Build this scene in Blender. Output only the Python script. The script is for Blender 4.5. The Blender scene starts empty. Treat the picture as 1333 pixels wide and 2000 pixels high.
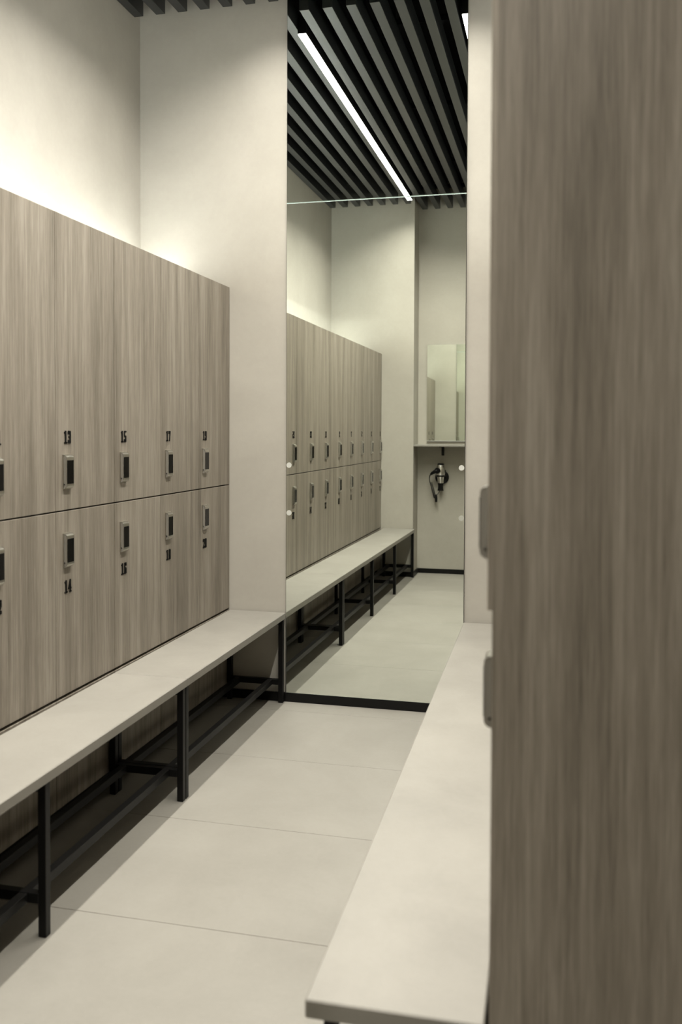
import bpy, bmesh, math, random
from mathutils import Vector, Matrix

random.seed(4)
sc = bpy.context.scene
COL = sc.collection

# ------------------------------------------------------------------ camera
CAM = Vector((0.0, -4.092, 1.2906))
YAW, PITCH, ROLL, FPX, PY = 0.2383, -0.0247, 0.0040, 1763.2, 885.36
fwd = Vector((-math.sin(YAW), math.cos(YAW), 0)); rgt = Vector((math.cos(YAW), math.sin(YAW), 0)); up = Vector((0, 0, 1))
fwd, up = fwd * math.cos(PITCH) + up * math.sin(PITCH), up * math.cos(PITCH) - fwd * math.sin(PITCH)
rgt, up = rgt * math.cos(ROLL) + up * math.sin(ROLL), up * math.cos(ROLL) - rgt * math.sin(ROLL)
cd = bpy.data.cameras.new('camera'); cam = bpy.data.objects.new('camera', cd); COL.objects.link(cam)
cam.matrix_world = Matrix(((rgt.x, up.x, -fwd.x, CAM.x), (rgt.y, up.y, -fwd.y, CAM.y), (rgt.z, up.z, -fwd.z, CAM.z), (0, 0, 0, 1)))
cd.sensor_fit = 'HORIZONTAL'; cd.sensor_width = 24.0; cd.lens = FPX / 1333 * 24.0
cd.shift_y = -(1000 - PY) / 1333
cd.clip_start = 0.02; cd.clip_end = 60
cd.dof.use_dof = True; cd.dof.focus_distance = 4.3; cd.dof.aperture_fstop = 3.6
sc.camera = cam

# ------------------------------------------------------------------ world, exposure
w = bpy.data.worlds.new('world'); sc.world = w; w.use_nodes = True
w.node_tree.nodes['Background'].inputs[0].default_value = (0.05, 0.047, 0.04, 1)
w.node_tree.nodes['Background'].inputs[1].default_value = 0.1
vs = sc.view_settings
vs.view_transform = 'Standard'; vs.look = 'None'; vs.exposure = 0.13; vs.gamma = 1.0; vs.use_curve_mapping = False
cy = sc.cycles
cy.max_bounces = 16; cy.diffuse_bounces = 6; cy.glossy_bounces = 10; cy.transmission_bounces = 4
cy.sample_clamp_indirect = 6.0; cy.use_denoising = True

LAMP_COL = (1.0, 0.968, 0.905)
COVE_COL = (0.955, 1.0, 0.975)
E_LINEAR = 9.0      # glow of the two linear lamps' diffusers
P_LINEAR = 71.0     # watts of each linear lamp's downward beam
E_COVE = 104.0        # strips lying on top of the lockers

# ------------------------------------------------------------------ measured plan (metres)
XL = -1.5493        # door plane of the left lockers
XC = -2.0161        # left wall
XB = -1.2619        # left bench front / left edge of the mirror
XR = -0.4175        # right bench front / right edge of the mirror
YW = 0.0103         # mirror wall
YP = -3.812         # pier opposite the mirror
YN = -4.067         # niche back wall
ZT, ZS, ZB = 1.977, 1.0304, 0.4267
ZC = 3.277          # underside of the slats
ZTOP = 3.52         # dark ceiling
ZSEAM = 2.3595
ZBASE = 0.042
RA = 0.0172         # the right-hand row stands at this small angle
XRW = 0.40          # right wall

# ------------------------------------------------------------------ materials
def mat(name):
    m = bpy.data.materials.new(name); m.use_nodes = True
    nt = m.node_tree; b = nt.nodes['Principled BSDF']
    return m, nt, b
def plain(name, col, rough=0.5, metal=0.0, spec=0.5):
    m, nt, b = mat(name)
    b.inputs['Base Color'].default_value = (*col, 1); b.inputs['Roughness'].default_value = rough
    b.inputs['Metallic'].default_value = metal; b.inputs['Specular IOR Level'].default_value = spec
    return m
def noise(nt, vec, scale, detail=4, rough=0.55, dist=0.0):
    n = nt.nodes.new('ShaderNodeTexNoise'); n.inputs['Scale'].default_value = scale
    n.inputs['Detail'].default_value = detail; n.inputs['Roughness'].default_value = rough; n.inputs['Distortion'].default_value = dist
    nt.links.new(vec, n.inputs['Vector']); return n.outputs['Fac']
def mapping(nt, vec, scale):
    m = nt.nodes.new('ShaderNodeMapping'); m.inputs['Scale'].default_value = scale
    nt.links.new(vec, m.inputs['Vector']); return m.outputs['Vector']
def ramp(nt, fac, stops):
    r = nt.nodes.new('ShaderNodeValToRGB'); e = r.color_ramp.elements
    while len(e) < len(stops): e.new(0.5)
    for k, (p, c) in enumerate(stops): e[k].position = p; e[k].color = (*c, 1)
    nt.links.new(fac, r.inputs['Fac']); return r.outputs['Color']
def math_(nt, op, a, b):
    n = nt.nodes.new('ShaderNodeMath'); n.operation = op
    for i, v in enumerate((a, b)):
        if isinstance(v, (int, float)): n.inputs[i].default_value = v
        else: nt.links.new(v, n.inputs[i])
    return n.outputs[0]
def bump(nt, b, h, strength, dist=0.002):
    n = nt.nodes.new('ShaderNodeBump'); n.inputs['Strength'].default_value = strength; n.inputs['Distance'].default_value = dist
    nt.links.new(h, n.inputs['Height']); nt.links.new(n.outputs['Normal'], b.inputs['Normal'])

def cement(name, c0, c1, rough, s=1.6, fine=60, bs=0.06):
    m, nt, b = mat(name)
    g = nt.nodes.new('ShaderNodeNewGeometry').outputs['Position']
    a = noise(nt, g, s, 6, 0.62, 0.3); f = noise(nt, g, fine, 3, 0.6)
    v = math_(nt, 'ADD', math_(nt, 'MULTIPLY', a, 0.85), math_(nt, 'MULTIPLY', f, 0.15))
    nt.links.new(ramp(nt, v, [(0.34, c0), (0.66, c1)]), b.inputs['Base Color'])
    b.inputs['Roughness'].default_value = rough; b.inputs['Specular IOR Level'].default_value = 0.35
    bump(nt, b, f, bs)
    return m
def wood(name, dark, mid, light, rough=0.45):
    m, nt, b = mat(name)
    g = nt.nodes.new('ShaderNodeNewGeometry').outputs['Position']
    o = nt.nodes.new('ShaderNodeTexCoord').outputs['Object']
    broad = noise(nt, mapping(nt, g, (1, 1, 0.06)), 15, 3, 0.5, 0.15)
    rep = noise(nt, mapping(nt, o, (1, 1, 0.04)), 34, 3, 0.6, 0.1)
    fine = noise(nt, mapping(nt, g, (1, 1, 0.022)), 150, 5, 0.7)
    hair = noise(nt, mapping(nt, g, (1, 1, 0.03)), 520, 2, 0.6)
    v = math_(nt, 'ADD', math_(nt, 'ADD', math_(nt, 'MULTIPLY', broad, 0.30), math_(nt, 'MULTIPLY', rep, 0.20)),
              math_(nt, 'ADD', math_(nt, 'MULTIPLY', fine, 0.32), math_(nt, 'MULTIPLY', hair, 0.18)))
    nt.links.new(ramp(nt, v, [(0.38, dark), (0.5, mid), (0.61, light)]), b.inputs['Base Color'])
    b.inputs['Roughness'].default_value = rough; b.inputs['Specular IOR Level'].default_value = 0.3
    bump(nt, b, fine, 0.08, 0.001)
    return m
def emitter(name, col, strength):
    m, nt, b = mat(name)
    b.inputs['Base Color'].default_value = (0.8, 0.8, 0.8, 1)
    b.inputs['Emission Color'].default_value = (*col, 1); b.inputs['Emission Strength'].default_value = strength
    return m

M = {}
M['wall'] = cement('beige_microcement', (0.329, 0.307, 0.261), (0.386, 0.362, 0.310), 0.75, 1.5, 45, 0.05)
M['tile'] = cement('beige_stoneware', (0.203, 0.190, 0.161), (0.242, 0.228, 0.195), 0.55, 2.2, 70, 0.03)
M['bench'] = cement('stone_look_board', (0.195, 0.183, 0.157), (0.236, 0.222, 0.191), 0.5, 3.2, 80, 0.02)
M['grout'] = plain('grout', (0.30, 0.27, 0.22), 0.9)
M['wood'] = wood('grey_brown_wood_grain', (0.108, 0.093, 0.071), (0.199, 0.173, 0.137), (0.287, 0.257, 0.211))
M['carcass'] = plain('dark_carcass', (0.012, 0.010, 0.008), 0.8, 0, 0.2)
M['blackmetal'] = plain('black_powder_coat', (0.0045, 0.0043, 0.004), 0.45, 0, 0.22)
M['slat'] = plain('charcoal_slat', (0.013, 0.0135, 0.013), 0.40, 0, 0.6)
M['void'] = plain('black_ceiling', (0.004, 0.004, 0.0045), 0.9, 0, 0.1)
M['base'] = plain('black_baseboard', (0.004, 0.0037, 0.0033), 0.4, 0, 0.22)
M['steel'] = plain('satin_steel', (0.50, 0.485, 0.44), 0.28, 1.0)
M['cheek'] = plain('matt_steel_side', (0.20, 0.185, 0.155), 0.55, 0.3)
M['screen'] = plain('black_glass', (0.002, 0.002, 0.002), 0.1, 0, 0.15)
M['black'] = plain('black_plastic', (0.003, 0.003, 0.003), 0.35, 0, 0.25)
M['ink'] = plain('black_numeral', (0.003, 0.0028, 0.0025), 0.6, 0, 0.15)
M['chrome'] = plain('chrome', (0.82, 0.82, 0.80), 0.06, 1.0)
M['mirror'] = plain('mirror_silver', (0.87, 0.905, 0.845), 0.0, 1.0)
M['glassedge'] = plain('polished_glass_edge', (0.55, 0.66, 0.60), 0.15)
M['darkedge'] = plain('dark_glass_edge', (0.03, 0.028, 0.022), 0.4)
M['sticker'] = plain('frosted_sticker', (0.50, 0.50, 0.45), 0.5)
M['sticker2'] = plain('faint_frosted_sticker', (0.34, 0.34, 0.29), 0.5)
M['led'] = emitter('linear_lamp_diffuser', LAMP_COL, E_LINEAR)
M['cove'] = emitter('cove_diffuser', COVE_COL, E_COVE)
M['alu'] = plain('aluminium_profile', (0.5, 0.5, 0.48), 0.4, 1.0)

# ------------------------------------------------------------------ mesh helpers
def bm_box(bm, lo, hi):
    x0, y0, z0 = lo; x1, y1, z1 = hi
    v = [bm.verts.new(p) for p in ((x0, y0, z0), (x1, y0, z0), (x1, y1, z0), (x0, y1, z0), (x0, y0, z1), (x1, y0, z1), (x1, y1, z1), (x0, y1, z1))]
    return [bm.faces.new([v[i] for i in f]) for f in ((3, 2, 1, 0), (4, 5, 6, 7), (0, 1, 5, 4), (1, 2, 6, 5), (2, 3, 7, 6), (3, 0, 4, 7))]
def bm_tube(bm, pts, r, n=8, caps=True):
    rings = []
    pts = [Vector(p) for p in pts]; prev = None
    for i, p in enumerate(pts):
        t = (pts[min(i + 1, len(pts) - 1)] - pts[max(i - 1, 0)]).normalized()
        if prev is None:
            a = t.orthogonal().normalized()
        else:
            a = (prev - t * prev.dot(t)).normalized()
        prev = a; b = t.cross(a)
        rr = r[i] if isinstance(r, (list, tuple)) else r
        rings.append([bm.verts.new(p + (a * math.cos(2 * math.pi * k / n) + b * math.sin(2 * math.pi * k / n)) * rr) for k in range(n)])
    for i in range(len(rings) - 1):
        for k in range(n):
            bm.faces.new((rings[i][k], rings[i][(k + 1) % n], rings[i + 1][(k + 1) % n], rings[i + 1][k]))
    if caps:
        bm.faces.new(rings[0][::-1]); bm.faces.new(rings[-1])
def to_mesh(name, bm, mats, bevel=0.0, seg=2, smooth=False):
    if bevel > 0:
        bmesh.ops.bevel(bm, geom=list(bm.edges), offset=bevel, segments=seg, profile=0.5, affect='EDGES')
    bmesh.ops.recalc_face_normals(bm, faces=bm.faces)
    me = bpy.data.meshes.new(name); bm.to_mesh(me); bm.free()
    for m in (mats if isinstance(mats, (list, tuple)) else [mats]): me.materials.append(m)
    if smooth:
        for p in me.polygons: p.use_smooth = True
        try: me.set_sharp_from_angle(angle=math.radians(40))
        except Exception: pass
    return me
def link(name, me, parent=None, loc=(0, 0, 0), rz=0.0):
    o = bpy.data.objects.new(name, me); COL.objects.link(o)
    o.location = loc; o.rotation_euler = (0, 0, rz)
    if parent: o.parent = parent
    return o
def box(name, lo, hi, m, parent=None, bevel=0.0, seg=2):
    bm = bmesh.new(); bm_box(bm, lo, hi)
    return link(name, to_mesh(name, bm, m, bevel, seg), parent)
def tag(o, label, cat, group=None):
    o['label'] = label; o['category'] = cat
    if group: o['group'] = group
    return o
def thing(name, label, cat, loc=(0, 0, 0), rz=0.0, group=None):
    return tag(link(name, None, None, loc, rz), label, cat, group)
def struct(o, label=None):
    o['kind'] = 'structure'
    if label: o['label'] = label
    return o

# ------------------------------------------------------------------ the room shell
def wall(name, boxes, label, m=None):
    bm = bmesh.new()
    for lo, hi in boxes: bm_box(bm, lo, hi)
    return struct(link(name, to_mesh(name, bm, m or M['wall'])), label)
XE = 1.30; YE = -5.45; T = 0.12
wall('wall_left', [((XC - T, YP, 0), (XC, YW + T, ZTOP))], 'beige plaster wall behind the left lockers')
wall('wall_front', [((XC, YW, 0), (XRW + T, YW + T, ZTOP))], 'beige plaster end wall carrying the tall mirror')
wall('wall_right', [((XRW, -2.80, 0), (XRW + T, YW, ZTOP)), ((XRW + T, -2.80, 0), (XE, -2.68, ZTOP)), ((XE, YE - T, 0), (XE + T, -2.68, ZTOP))],
     'beige plaster wall behind the right lockers')
wall('wall_back', [((XC - T, YN - T, 0), (XB, YP, ZTOP)), ((XB, YN - T, 0), (-0.40, YN, ZTOP)), ((-0.40, YE, 0), (-0.28, YP, ZTOP)), ((-0.40, YE - T, 0), (XE, YE, ZTOP))],
     'beige plaster wall with dryer niche, seen in the mirror')
# baseboards
wall('baseboard_front', [((XC, -0.0012, 0.0005), (XRW, YW, ZBASE))], 'black baseboard under the mirror', M['base'])
wall('baseboard_back', [((XC, YP, 0.0005), (XB + 0.011, YP + 0.011, ZBASE)), ((XB, YN, 0.0005), (XB + 0.011, YP, ZBASE)),
                        ((XB + 0.011, YN, 0.0005), (-0.411, YN + 0.011, ZBASE)), ((-0.411, YN, 0.0005), (-0.40, YP, ZBASE)), ((-0.411, YP, 0.0005), (-0.28, YP + 0.011, ZBASE))],
     'black baseboard around the niche', M['base'])

# floor: grout bed and single tiles
floor = wall('floor', [((XC - T, YE - T, -0.06), (XE + T, YW + T, -0.0015))], 'beige stoneware floor', M['grout'])
xs = [XC, -1.615, -0.415 + 0.02, 0.805, XE]; ys = [YW]
y = -0.131
while y > YE: ys.append(y); y -= 0.6
ys.append(YE)
J = 0.0011
for i in range(len(xs) - 1):
    for j in range(len(ys) - 1):
        bm = bmesh.new(); bm_box(bm, (xs[i] + J, ys[j + 1] + J, -0.012), (xs[i + 1] - J, ys[j] - J, 0.0))
        link('floor_tile', to_mesh('floor_tile', bm, M['tile'], 0.0006, 1), floor)

# ceiling: dark soffit, slats, cross carriers
ceil = wall('ceiling', [((XC - T, YE - T, ZTOP), (XE + T, YW + T, ZTOP + 0.06))], 'black ceiling void above slats', M['void'])
SP = 0.1133; SW = 0.047; SH = 0.10
def slat_mesh(length):
    bm = bmesh.new(); bm_box(bm, (-SW / 2, -length, 0), (SW / 2, 0, SH)); return to_mesh('slat', bm, M['slat'], 0.0012, 1)
slm = {}
for k in range(-1, 28):
    xr = XC + 0.1635 + k * SP; xm = xr - SW / 2
    if xm > XE - 0.05: break
    y1 = -0.0567 if xm < XRW - 0.04 else -2.80 - 0.05
    if xm < XB: y0 = YP + 0.055
    elif xm < -0.42: y0 = YN + 0.075
    elif xm < -0.26: y0 = YP + 0.055
    else: y0 = YE + 0.055
    if XRW - 0.04 < xm < XRW + 0.04: continue
    L = round(y1 - y0, 4)
    if L not in slm: slm[L] = slat_mesh(L)
    link('slat', slm[L], ceil, (xm, y1, ZC))
for yc in (-0.55, -1.75, -2.95, -3.68):
    box('carrier_rail', (XC + 0.01, yc - 0.02, ZC + SH), (XRW - 0.01, yc + 0.02, ZC + SH + 0.03), M['void'], ceil)
    for xh in (-1.75, -0.85, 0.1):
        box('hanger_rod', (xh - 0.004, yc - 0.004, ZC + SH + 0.03), (xh + 0.004, yc + 0.004, ZTOP), M['void'], ceil)

# ------------------------------------------------------------------ lamps
def linear_lamp(x0, x1, y0, y1, label, k=1.0):
    xm = (x0 + x1) / 2; hw = (x1 - x0) / 2
    t = thing('linear_ceiling_light', label, 'ceiling light', (xm, y0, ZC - 0.022), 0, 'linear lights between the ceiling slats')
    L = y1 - y0
    bm = bmesh.new()
    bm_box(bm, (-hw, 0, 0.004), (hw, L, 0.085))
    link('housing', to_mesh('housing', bm, M['blackmetal'], 0.001, 1), t)
    bm = bmesh.new(); bm_box(bm, (-hw + 0.0015, 0.002, -0.0005), (hw - 0.0015, L - 0.002, 0.004))
    link('diffuser', to_mesh('diffuser', bm, M['led']), t)
    ld = bpy.data.lights.new('beam', 'AREA'); ld.shape = 'RECTANGLE'; ld.size = hw * 2 - 0.004; ld.size_y = L - 0.006
    ld.energy = P_LINEAR * L / 3.3 * k; ld.color = LAMP_COL; ld.spread = math.radians(134)
    lo = bpy.data.objects.new('beam', ld); COL.objects.link(lo); lo.parent = t; lo.location = (0, L / 2, -0.0012)
    for yy in (0.35, L - 0.35):
        box('suspension_rod', (-0.005, yy - 0.005, 0.085), (0.005, yy + 0.005, ZTOP - ZC + 0.022), M['void'], t)
    return t
linear_lamp(-1.286, -1.243, -3.56, -0.255, 'long white linear light above the front edge of the left bench')
linear_lamp(-0.471, -0.428, -3.56, -0.225, 'long white linear light above the right bench, cut by the mirror edge')
linear_lamp(-0.256, -0.213, -5.30, -4.15, 'short linear light over the entrance corner behind the niche wall', 1.0)
def cove(x, y0, y1, rz, label):
    t = thing('cove_light', label, 'light strip', (x, y0, ZT - 0.022), rz, 'light strips on top of the lockers')
    L = y1 - y0
    bm = bmesh.new()
    for lo, hi in (((-0.014, 0, 0), (0.014, L, 0.002)), ((-0.014, 0, 0.002), (-0.012, L, 0.011)), ((0.012, 0, 0.002), (0.014, L, 0.011))): bm_box(bm, lo, hi)
    link('profile', to_mesh('profile', bm, M['alu']), t)
    bm = bmesh.new(); bm_box(bm, (-0.0115, 0.003, 0.0025), (0.0115, L - 0.003, 0.010))
    link('diffuser', to_mesh('diffuser', bm, M['cove']), t)
cove(-1.89, -3.78, -0.03, 0, 'hidden uplight strip on top of the left locker row')

# ------------------------------------------------------------------ numerals
S = lambda a: [(a[0], a[2]), (a[1], a[2]), (a[1], a[3]), (a[0], a[3])]
LU, LD, RU, RD = (.04, .40, .52, .95), (.04, .40, .05, .52), (.60, .96, .52, .95), (.60, .96, .05, .52)
TP, MD, BT = (.14, .86, .87, 1), (.25, .75, .45, .57), (.14, .86, 0, .13)
GL = {'1': [(.32, .74, 0, 1), (.06, 1.0, 0, .11), (.08, .4, .78, .91)],
      '2': [TP, (.04, .40, .68, .94), RU, [(.60, .54), (.96, .54), (.44, .12), (.04, .12)], (.04, .96, 0, .14), (.72, .96, .1, .24)],
      '3': [TP, BT, RU, RD, MD, (.04, .40, .70, .94), (.04, .40, .06, .30)],
      '4': [(.50, .86, 0, 1), (.34, 1.0, 0, .10), (0, 1, .24, .36), [(0, .30), (.26, .30), (.60, .96), (.50, 1.0)]],
      '5': [(.08, .96, .86, 1), (.08, .38, .48, .9), (.2, .8, .48, .60), (.60, .96, .06, .56), BT, (.04, .40, .06, .28)],
      '6': [LU, LD, TP, BT, MD, RD, (.60, .96, .70, .94)],
      '7': [(.04, .96, .84, 1), (.04, .28, .70, 1), [(.60, .86), (.96, .86), (.62, 0), (.24, 0)]],
      '8': [LU, LD, RU, RD, TP, MD, BT],
      '9': [LU, RU, RD, TP, BT, MD, (.04, .40, .06, .30)],
      '0': [LU, LD, RU, RD, TP, BT]}
def number_mesh(txt, y0, z0, h=0.0415, dw=0.0195, gap=0.0035):
    """upright numerals standing on the door face (x = 0), reading along +y"""
    bm = bmesh.new(); yy = y0
    for ch in txt:
        for g in GL[ch]:
            poly = S(g) if not isinstance(g, list) else g
            a = [bm.verts.new((0.0002, yy + u * dw, z0 + v * h)) for u, v in poly]
            b = [bm.verts.new((0.0022, yy + u * dw, z0 + v * h)) for u, v in poly]
            n = len(poly); bm.faces.new(a[::-1]); bm.faces.new(b)
            for i in range(n): bm.faces.new((a[i], a[(i + 1) % n], b[(i + 1) % n], b[i]))
        yy += dw + gap
    return to_mesh('number', bm, M['ink'])

# ------------------------------------------------------------------ lockers
LOCK_H = 0.107; LOCK_W = 0.045; LOCK_P = 0.0145
def lock_meshes(sx, y0, z0):
    """housing with rounded top and bottom, keypad glass, screw: on the door face x = 0, outward along sx"""
    prof = [(0, 0)]; r = 0.0115
    for k in range(7):
        a = math.pi / 2 * k / 6; prof.append((LOCK_P - r + r * math.sin(a), r * 0.95 * (1 - math.cos(a))))
    for k in range(7):
        a = math.pi / 2 * (1 - k / 6); prof.append((LOCK_P - r + r * math.sin(a), LOCK_H - r * 0.75 * (1 - math.cos(a))))
    prof.append((0, LOCK_H))
    bm = bmesh.new(); n = len(prof)
    A = [bm.verts.new((sx * p, y0, z0 + q)) for p, q in prof]; B = [bm.verts.new((sx * p, y0 + LOCK_W, z0 + q)) for p, q in prof]
    bm.faces.new(A); bm.faces.new(B[::-1])
    for i in range(n): bm.faces.new((A[i], A[(i + 1) % n], B[(i + 1) % n], B[i]))
    for lo, hi in (((0, y0 - 0.0012, z0 - 0.002), (0.0035, y0 + LOCK_W + 0.0012, z0 + LOCK_H + 0.002)),):
        bm_box(bm, (min(sx * lo[0], sx * hi[0]), lo[1], lo[2]), (max(sx * lo[0], sx * hi[0]), hi[1], hi[2]))
    caps = [f for f in bm.faces if len(f.verts) == n]
    bmesh.ops.inset_individual(bm, faces=caps, thickness=0.0022, depth=0.0)
    for f in caps:
        f.material_index = 1
        for v in f.verts: v.co.y += 0.0010 if v.co.y < y0 + LOCK_W / 2 else -0.0010
    h = to_mesh('lock_housing', bm, [M['steel'], M['cheek']], 0.0, 2, True)
    bm = bmesh.new(); a, b = sorted((sx * (LOCK_P - 0.001), sx * (LOCK_P + 0.0012)))
    bm_box(bm, (a, y0 + 0.0035, z0 + 0.015), (b, y0 + LOCK_W - 0.0035, z0 + LOCK_H - 0.016))
    s = to_mesh('lock_screen', bm, M['screen'], 0.0005, 1)
    bm = bmesh.new(); bm_tube(bm, [(sx * 0.006, y0 + 0.0005, z0 + 0.014), (sx * 0.006, y0 - 0.0008, z0 + 0.014)], 0.0022, 8)
    c = to_mesh('lock_screw', bm, M['black'])
    return h, s, c
GAPV = 0.0015; GAPH = 0.0024; DT = 0.018
cache = {}
def bx(name, lo, hi, m, bev=0.0008):
    lo2 = tuple(min(a, b) for a, b in zip(lo, hi)); hi2 = tuple(max(a, b) for a, b in zip(lo, hi))
    bm = bmesh.new(); bm_box(bm, lo2, hi2); return to_mesh(name, bm, m, bev, 1)
def cab_meshes(w, sx):
    key = (round(w, 4), sx)
    if key in cache: return cache[key]
    d = {}
    d['up'] = bx('door', (0, GAPV, ZS + GAPH), (-sx * DT, w - GAPV, ZT), M['wood'])
    d['lo'] = bx('door', (0, GAPV, 0.4345), (-sx * DT, w - GAPV, ZS - GAPH), M['wood'])
    d['kick'] = bx('kick_panel', (0, GAPV, 0.075), (-sx * DT, w - GAPV, 0.425), M['wood'])
    d['plinth'] = bx('plinth', (-sx * 0.05, 0, 0.0005), (-sx * 0.065, w, 0.075), M['base'])
    d['body'] = bx('body', (-sx * (DT + 0.0025), 0.0016, 0.075), (-sx * 0.445, w - 0.0016, ZT - 0.023), M['carcass'])
    d['lu'] = lock_meshes(sx, 0.042, 1.102); d['ll'] = lock_meshes(sx, 0.042, 0.849)
    cache[key] = d; return d
def cabinet(loc, rz, w, sx, label, group, nums=None, ajar=0.0, extra=None):
    t = thing('locker_cabinet', label, 'locker', loc, rz, group)
    d = cab_meshes(w, sx)
    link('body', d['body'], t); link('plinth', d['plinth'], t); link('kick_panel', d['kick'], t)
    for i, (k, l) in enumerate((('up', 'lu'), ('lo', 'll'))):
        dr = link('door', d[k], t)
        if i == 0 and ajar: dr.location = (sx * ajar, 0, 0)
        for nm, me in zip(('lock_housing', 'lock_screen', 'lock_screw'), d[l]): link(nm, me, dr)
        if nums: link('number', number_mesh(nums[i], 0.0485, 1.2465 if i == 0 else 0.7635, dw=0.0195 if len(nums[i]) > 1 else 0.021), dr)
    return t
edges = [0.0103 - 0.3866 * k for k in range(5)]
for k in range(1, 7): edges.append(edges[4] - k * (edges[4] - YP - 0.003) / 6)
edges[0] -= 0.003
ORD = ['wood-grain', 'second', 'third', 'fourth', 'fifth', 'sixth', 'seventh', 'eighth', 'ninth', 'tenth']
for k in range(10):
    hi, lo = 19 - 2 * k, 20 - 2 * k
    cabinet((XL, edges[k + 1], 0), 0, edges[k] - edges[k + 1], 1,
            '%s locker column %s the mirror wall in the left row, numbered %d and %d' % (ORD[k], 'against' if k == 0 else 'from', hi, lo),
            'left row of lockers', (str(hi), str(lo)))

# the right-hand row, at its small angle
def rpt(x, y): return (x * math.cos(RA) - y * math.sin(RA), x * math.sin(RA) + y * math.cos(RA))
XD = -0.1397       # door plane of the right row at the mirror wall
wR = 0.3866
ordn = ['nearest, its side panel filling the right foreground', 'second from the near end', 'third from the near end', 'in the middle of the row',
        'third from the mirror wall', 'second from the mirror wall', 'against the mirror wall']
for k in range(7):
    px, py = rpt(XD, -2.782 + k * wR)
    t = cabinet((px, py, 0), RA, wR, -1, 'grey-brown wood locker column of the right row, %s' % ordn[k], 'right row of lockers', None, 0.008 if k == 0 else 0.0)
    if k == 0:
        link('end_panel', bx('end_panel', (0.0, -0.018, 0.0005), (0.455, -0.0005, ZT), M['wood'], 0.001), t)
    if k == 6:
        link('filler_panel', bx('filler_panel', (0, wR + 0.001, 0.075), (DT, 2.782 - 6 * wR - 0.012, ZT), M['wood']), t)
px, py = rpt(XD + 0.34, -2.76)
cove(px, py, py + 2.72, RA, 'hidden uplight strip on top of the right locker row')

# ------------------------------------------------------------------ benches
LG = 0.0225
def bench(label, loc, rz, sx, y0, y1, frames, depth):
    """front edge on x = 0, seat reaches back along -sx; y0..y1 along the row"""
    t = thing('bench', label, 'bench', loc, rz, 'locker room benches')
    link('seat_board', bx('seat_board', (0, y0 + 0.0007, ZB - 0.030), (-sx * depth, y1 - 0.0007, ZB), M['bench'], 0.0025), t)
    ztop = ZB - 0.030
    xf, xb = -0.0165, -depth + 0.008
    leg = bx('leg', (-LG / 2, -LG / 2, 0.0), (LG / 2, LG / 2, ztop - 0.0005), M['blackmetal'], 0.0015)
    for f in frames:
        for x in (xf, xb): link('leg', leg, t, (sx * x, f, 0))
        link('cross_bar', bx('cross_bar', (sx * (xf - LG / 2), f - LG / 2, 0.085), (sx * (xb + LG / 2), f + LG / 2, 0.111), M['blackmetal'], 0.0012), t)
        link('top_bar', bx('top_bar', (sx * (xf - LG / 2), f - LG / 2, ztop - 0.024), (sx * (xb + LG / 2), f + LG / 2, ztop - 0.0008), M['blackmetal'], 0.0012), t)
    fs = sorted(frames)
    for a, b in zip(fs[:-1], fs[1:]):
        for x in (-0.070, -depth + 0.050):
            link('rail', bx('rail', (sx * (x - 0.0125), a + LG / 2, 0.0845), (sx * (x + 0.0125), b - LG / 2, 0.110), M['blackmetal'], 0.0012), t)
    return t
DB = 0.281
bench('short stone-look bench on black legs beside the mirror, below lockers 15 to 20', (XB, 0, 0), 0.005, 1, -1.180, -0.001, [-0.018, -1.166], DB)
bench('long stone-look bench on black legs below lockers 1 to 14', (XB, 0, 0), 0.005, 1, YP + 0.0135, -1.180, [-1.194, -2.06, -2.92, YP + 0.032], DB)
bench('stone-look bench along the right locker row, its cut end in the foreground', (XR, 0, 0), RA, -1, -2.792, -0.0085, [-0.03, -0.92, -1.80, -2.68], 0.270)

# ------------------------------------------------------------------ tall mirror
wm = thing('wall_mirror', 'tall two-pane mirror on the end wall between the benches', 'mirror', (XB, 0, ZBASE))
def pane(name, z0, z1, parent, w, front=0.0, back=0.0085, bev=0.0015):
    """front face at y=front silvered, small bevelled and edge faces of polished glass"""
    bm = bmesh.new()
    bm_box(bm, (0, front, z0), (w, back, z1))
    ed = [e for e in bm.edges if all(abs(v.co.y - front) < 1e-6 for v in e.verts)]
    bmesh.ops.bevel(bm, geom=ed, offset=bev, segments=1, affect='EDGES')
    bmesh.ops.recalc_face_normals(bm, faces=bm.faces)
    for f in bm.faces:
        f.material_index = 0 if abs(f.normal.y) > 0.99 else (2 if abs(f.normal.x) > 0.3 else 1)
    return link(name, to_mesh(name, bm, [M['mirror'], M['glassedge'], M['darkedge']]), parent)
WMW = XR - XB
pane('mirror_pane', 0.0008, ZSEAM - ZBASE - 0.0008, wm, WMW)
pane('mirror_pane', ZSEAM - ZBASE + 0.0008, ZTOP - ZBASE - 0.03, wm, WMW)
for x, z, m, lab in ((-1.247, 1.128, 'sticker', 'pale round sticker at the left edge of the tall mirror, upper of two'),
                     (-1.2465, 0.902, 'sticker', 'pale round sticker at the left edge of the tall mirror, lower of two'),
                     (-0.4325, 1.126, 'sticker', 'pale round sticker at the right edge of the tall mirror, upper of two'),
                     (-0.432, 0.898, 'sticker2', 'faint round sticker at the right edge of the tall mirror, lower of two')):
    bm = bmesh.new(); bm_tube(bm, [(0, -0.0003, 0), (0, -0.0013, 0)], 0.0125, 24)
    o = link('dot_sticker', to_mesh('dot_sticker', bm, M[m]), None, (x, 0, z)); tag(o, lab, 'sticker', 'round stickers on the mirror')

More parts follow.
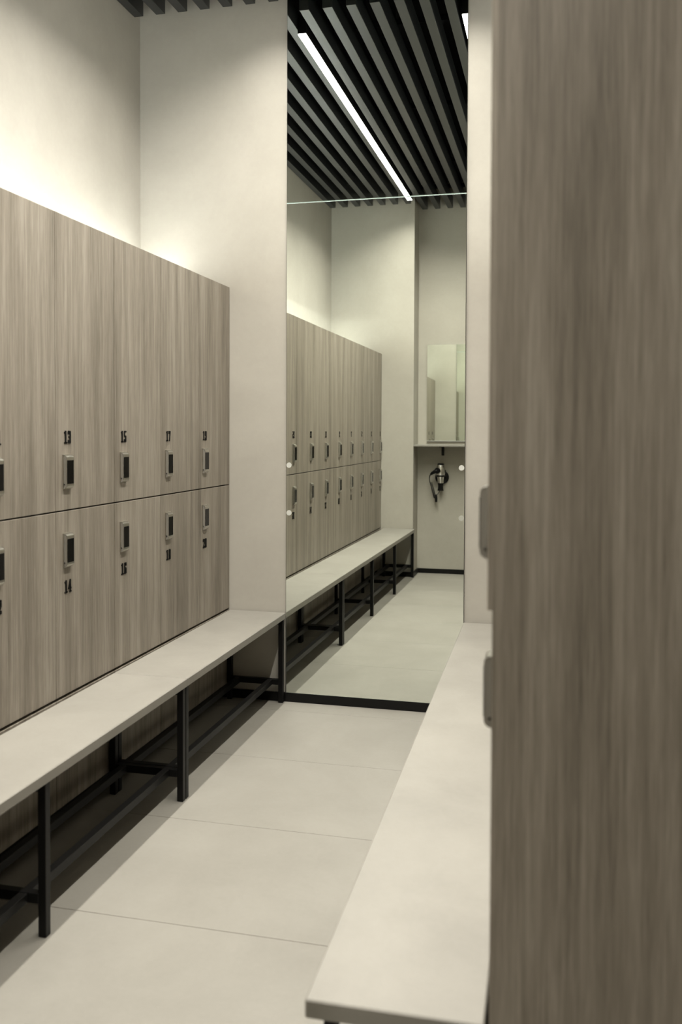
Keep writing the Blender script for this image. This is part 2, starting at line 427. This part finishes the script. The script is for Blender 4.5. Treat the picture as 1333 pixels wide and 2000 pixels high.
# ------------------------------------------------------------------ niche: mirror, shelf, dryer
nm = thing('niche_mirror', 'small rectangular mirror above the shelf in the niche', 'mirror', (-1.177, YN + 0.0095, 1.207), -0.0128)
bm = bmesh.new(); bm_box(bm, (0, 0.0005, 0), (0.67, 0.006, 0.866))
bmesh.ops.recalc_face_normals(bm, faces=bm.faces)
for f in bm.faces: f.material_index = 0 if f.normal.y > 0.9 else 1
link('mirror_glass', to_mesh('mirror_glass', bm, [M['mirror'], M['glassedge']]), nm)
box('support_ledge', (0, 0.0005, -0.008), (0.67, 0.011, -0.0005), M['alu'], nm, 0.0008, 1)
sh = thing('wall_shelf', 'thin beige shelf across the niche under the small mirror', 'shelf', (XB, YN, 1.157))
box('shelf_board', (0.001, 0.001, 0), (-0.40 - XB - 0.001, YP - YN - 0.002, 0.0145), M['bench'], sh, 0.001, 1)
for xb in (-1.031, -0.64):
    bm = bmesh.new(); x = xb - XB
    bm_box(bm, (x - 0.012, 0.0005, -0.085), (x + 0.012, 0.007, -0.0005)); bm_box(bm, (x - 0.012, 0.007, -0.007), (x + 0.012, 0.17, -0.0005))
    link('bracket', to_mesh('bracket', bm, M['blackmetal']), sh)

def lathe(name, prof, m, parent, axis_o, axis=(0, 0, 1), n=28):
    """profile list of (radius, distance along axis)"""
    bm = bmesh.new(); ax = Vector(axis).normalized(); a = ax.orthogonal().normalized(); b = ax.cross(a); o = Vector(axis_o)
    rings = [[bm.verts.new(o + ax * h + (a * math.cos(2 * math.pi * k / n) + b * math.sin(2 * math.pi * k / n)) * r) for k in range(n)] for r, h in prof]
    for i in range(len(rings) - 1):
        for k in range(n): bm.faces.new((rings[i][k], rings[i][(k + 1) % n], rings[i + 1][(k + 1) % n], rings[i + 1][k]))
    bm.faces.new(rings[0]); bm.faces.new(rings[-1])
    return link(name, to_mesh(name, bm, m, 0, 2, True), parent)
# local frame: x = world x, y away from the niche wall, z = height
hd = thing('hair_dryer', 'chrome and black hair dryer hanging in a round black holder in the niche', 'hair dryer', (0, YN, 0))
HX = -1.036
lathe('holder_disc', [(0.054, 0.0008), (0.062, 0.004), (0.062, 0.016), (0.052, 0.024), (0.02, 0.027)], M['black'], hd, (HX, 0, 0.876), (0, 1, 0), 32)
bm = bmesh.new()     # holder ring around the barrel, joined to the disc by an arm
R0 = 0.034; yc = 0.066; ring = []
for k in range(28):
    a = 2 * math.pi * k / 28; ca, sa = math.cos(a), math.sin(a)
    ring.append([bm.verts.new((HX - 0.006 + ca * r, yc + sa * r, z)) for r, z in ((R0, 0.883), (R0 + 0.006, 0.883), (R0 + 0.006, 0.896), (R0, 0.896))])
for k in range(28):
    p, q = ring[k], ring[(k + 1) % 28]
    for i in range(4): bm.faces.new((p[i], q[i], q[(i + 1) % 4], p[(i + 1) % 4]))
bm_box(bm, (HX - 0.018, 0.02, 0.883), (HX + 0.006, yc - R0 - 0.001, 0.896))
link('holder_ring', to_mesh('holder_ring', bm, M['black'], 0, 2, True), hd)
BX = HX - 0.006
br = lathe('barrel', [(0.020, 0.822), (0.026, 0.822), (0.028, 0.850), (0.0325, 0.885), (0.038, 0.900), (0.0415, 0.922), (0.0405, 0.950), (0.036, 0.975), (0.030, 0.990), (0.022, 0.991)], M['chrome'], hd, (BX, yc, 0))
lathe('rear_cap', [(0.030, 0.9895), (0.031, 0.992), (0.029, 1.000), (0.022, 1.004), (0.006, 1.004)], M['black'], hd, (BX, yc, 0))
lathe('barrel_band', [(0.034, 0.884), (0.0365, 0.886), (0.0365, 0.8985), (0.034, 0.9005)], M['black'], hd, (BX, yc, 0))
# nozzle: round neck flaring into a flat slot
bm = bmesh.new(); N = 24; rings = []
for z, rx, ry in ((0.826, 0.0275, 0.0275), (0.812, 0.0245, 0.0245), (0.795, 0.0225, 0.020), (0.775, 0.0245, 0.013), (0.757, 0.0285, 0.009)):
    rings.append([bm.verts.new((BX + rx * math.cos(2 * math.pi * k / N), yc + ry * math.sin(2 * math.pi * k / N), z)) for k in range(N)])
for i in range(4):
    for k in range(N): bm.faces.new((rings[i][k], rings[i][(k + 1) % N], rings[i + 1][(k + 1) % N], rings[i + 1][k]))
bm.faces.new(rings[0]); bm.faces.new(rings[-1][::-1])
link('nozzle', to_mesh('nozzle', bm, M['black'], 0, 2, True), hd)
# round black side boss and handle
lathe('handle_joint', [(0.027, 0.030), (0.027, 0.050), (0.023, 0.056), (0.010, 0.058)], M['black'], hd, (BX - 0.014, yc, 0.9365), (-0.25, 1, 0.05), 24)
bm = bmesh.new()
bm_tube(bm, [(BX - 0.012, yc + 0.040, 0.940), (BX - 0.030, yc + 0.042, 0.938), (BX - 0.052, yc + 0.040, 0.928), (BX - 0.072, yc + 0.036, 0.915), (BX - 0.086, yc + 0.032, 0.905)],
        [0.014, 0.0165, 0.0165, 0.0145, 0.010], 14)
link('handle', to_mesh('handle', bm, M['black'], 0, 2, True), hd)
bm = bmesh.new(); bm_box(bm, (BX + 0.036, yc - 0.008, 0.918), (BX + 0.046, yc + 0.010, 0.945))
link('switch', to_mesh('switch', bm, M['black'], 0.002, 2), hd)
# cord: smooth lead, coil, weight, return lead
bm = bmesh.new()
bm_tube(bm, [(BX - 0.084, yc + 0.032, 0.906), (BX - 0.094, yc + 0.030, 0.893), (BX - 0.0985, yc + 0.028, 0.872), (BX - 0.098, yc + 0.026, 0.850), (BX - 0.093, yc + 0.024, 0.833)], [0.0055, 0.0045, 0.004, 0.0035, 0.0035], 8)
cord = link('cord', to_mesh('cord', bm, M['black'], 0, 2, True), hd)
bm = bmesh.new(); pts = []
p0, p1 = Vector((BX - 0.086, yc + 0.02, 0.836)), Vector((BX - 0.050, yc - 0.01, 0.690))
turns = 17; per = 12
dx_ = (p1 - p0).normalized(); aa = dx_.orthogonal().normalized(); bb = dx_.cross(aa)
for i in range(turns * per + 1):
    f = i / (turns * per); ff = f * 0.72 + 0.28 * f ** 0.6 if f > 0 else 0
    rr = 0.0105
    pts.append(p0.lerp(p1, ff) + (aa * math.cos(2 * math.pi * i / per) + bb * math.sin(2 * math.pi * i / per)) * rr)
bm_tube(bm, pts, 0.0030, 6)
link('coil', to_mesh('coil', bm, M['black'], 0, 2, True), cord)
bm = bmesh.new(); bm_tube(bm, [(BX - 0.046, yc - 0.010, 0.722), (BX - 0.044, yc - 0.011, 0.716), (BX - 0.042, yc - 0.012, 0.690), (BX - 0.041, yc - 0.012, 0.658), (BX - 0.041, yc - 0.012, 0.653)], [0.006, 0.012, 0.0125, 0.011, 0.008], 12)
link('cord_sleeve', to_mesh('cord_sleeve', bm, M['black'], 0, 2, True), cord)
bm = bmesh.new(); bm_tube(bm, [(BX - 0.040, yc - 0.012, 0.716), (BX - 0.028, yc - 0.016, 0.726), (BX - 0.014, yc - 0.025, 0.746), (BX - 0.009, yc - 0.038, 0.775), (BX - 0.004, yc - 0.048, 0.815), (BX + 0.004, 0.012, 0.850)], 0.003, 8)
link('return_cord', to_mesh('return_cord', bm, M['black'], 0, 2, True), cord)
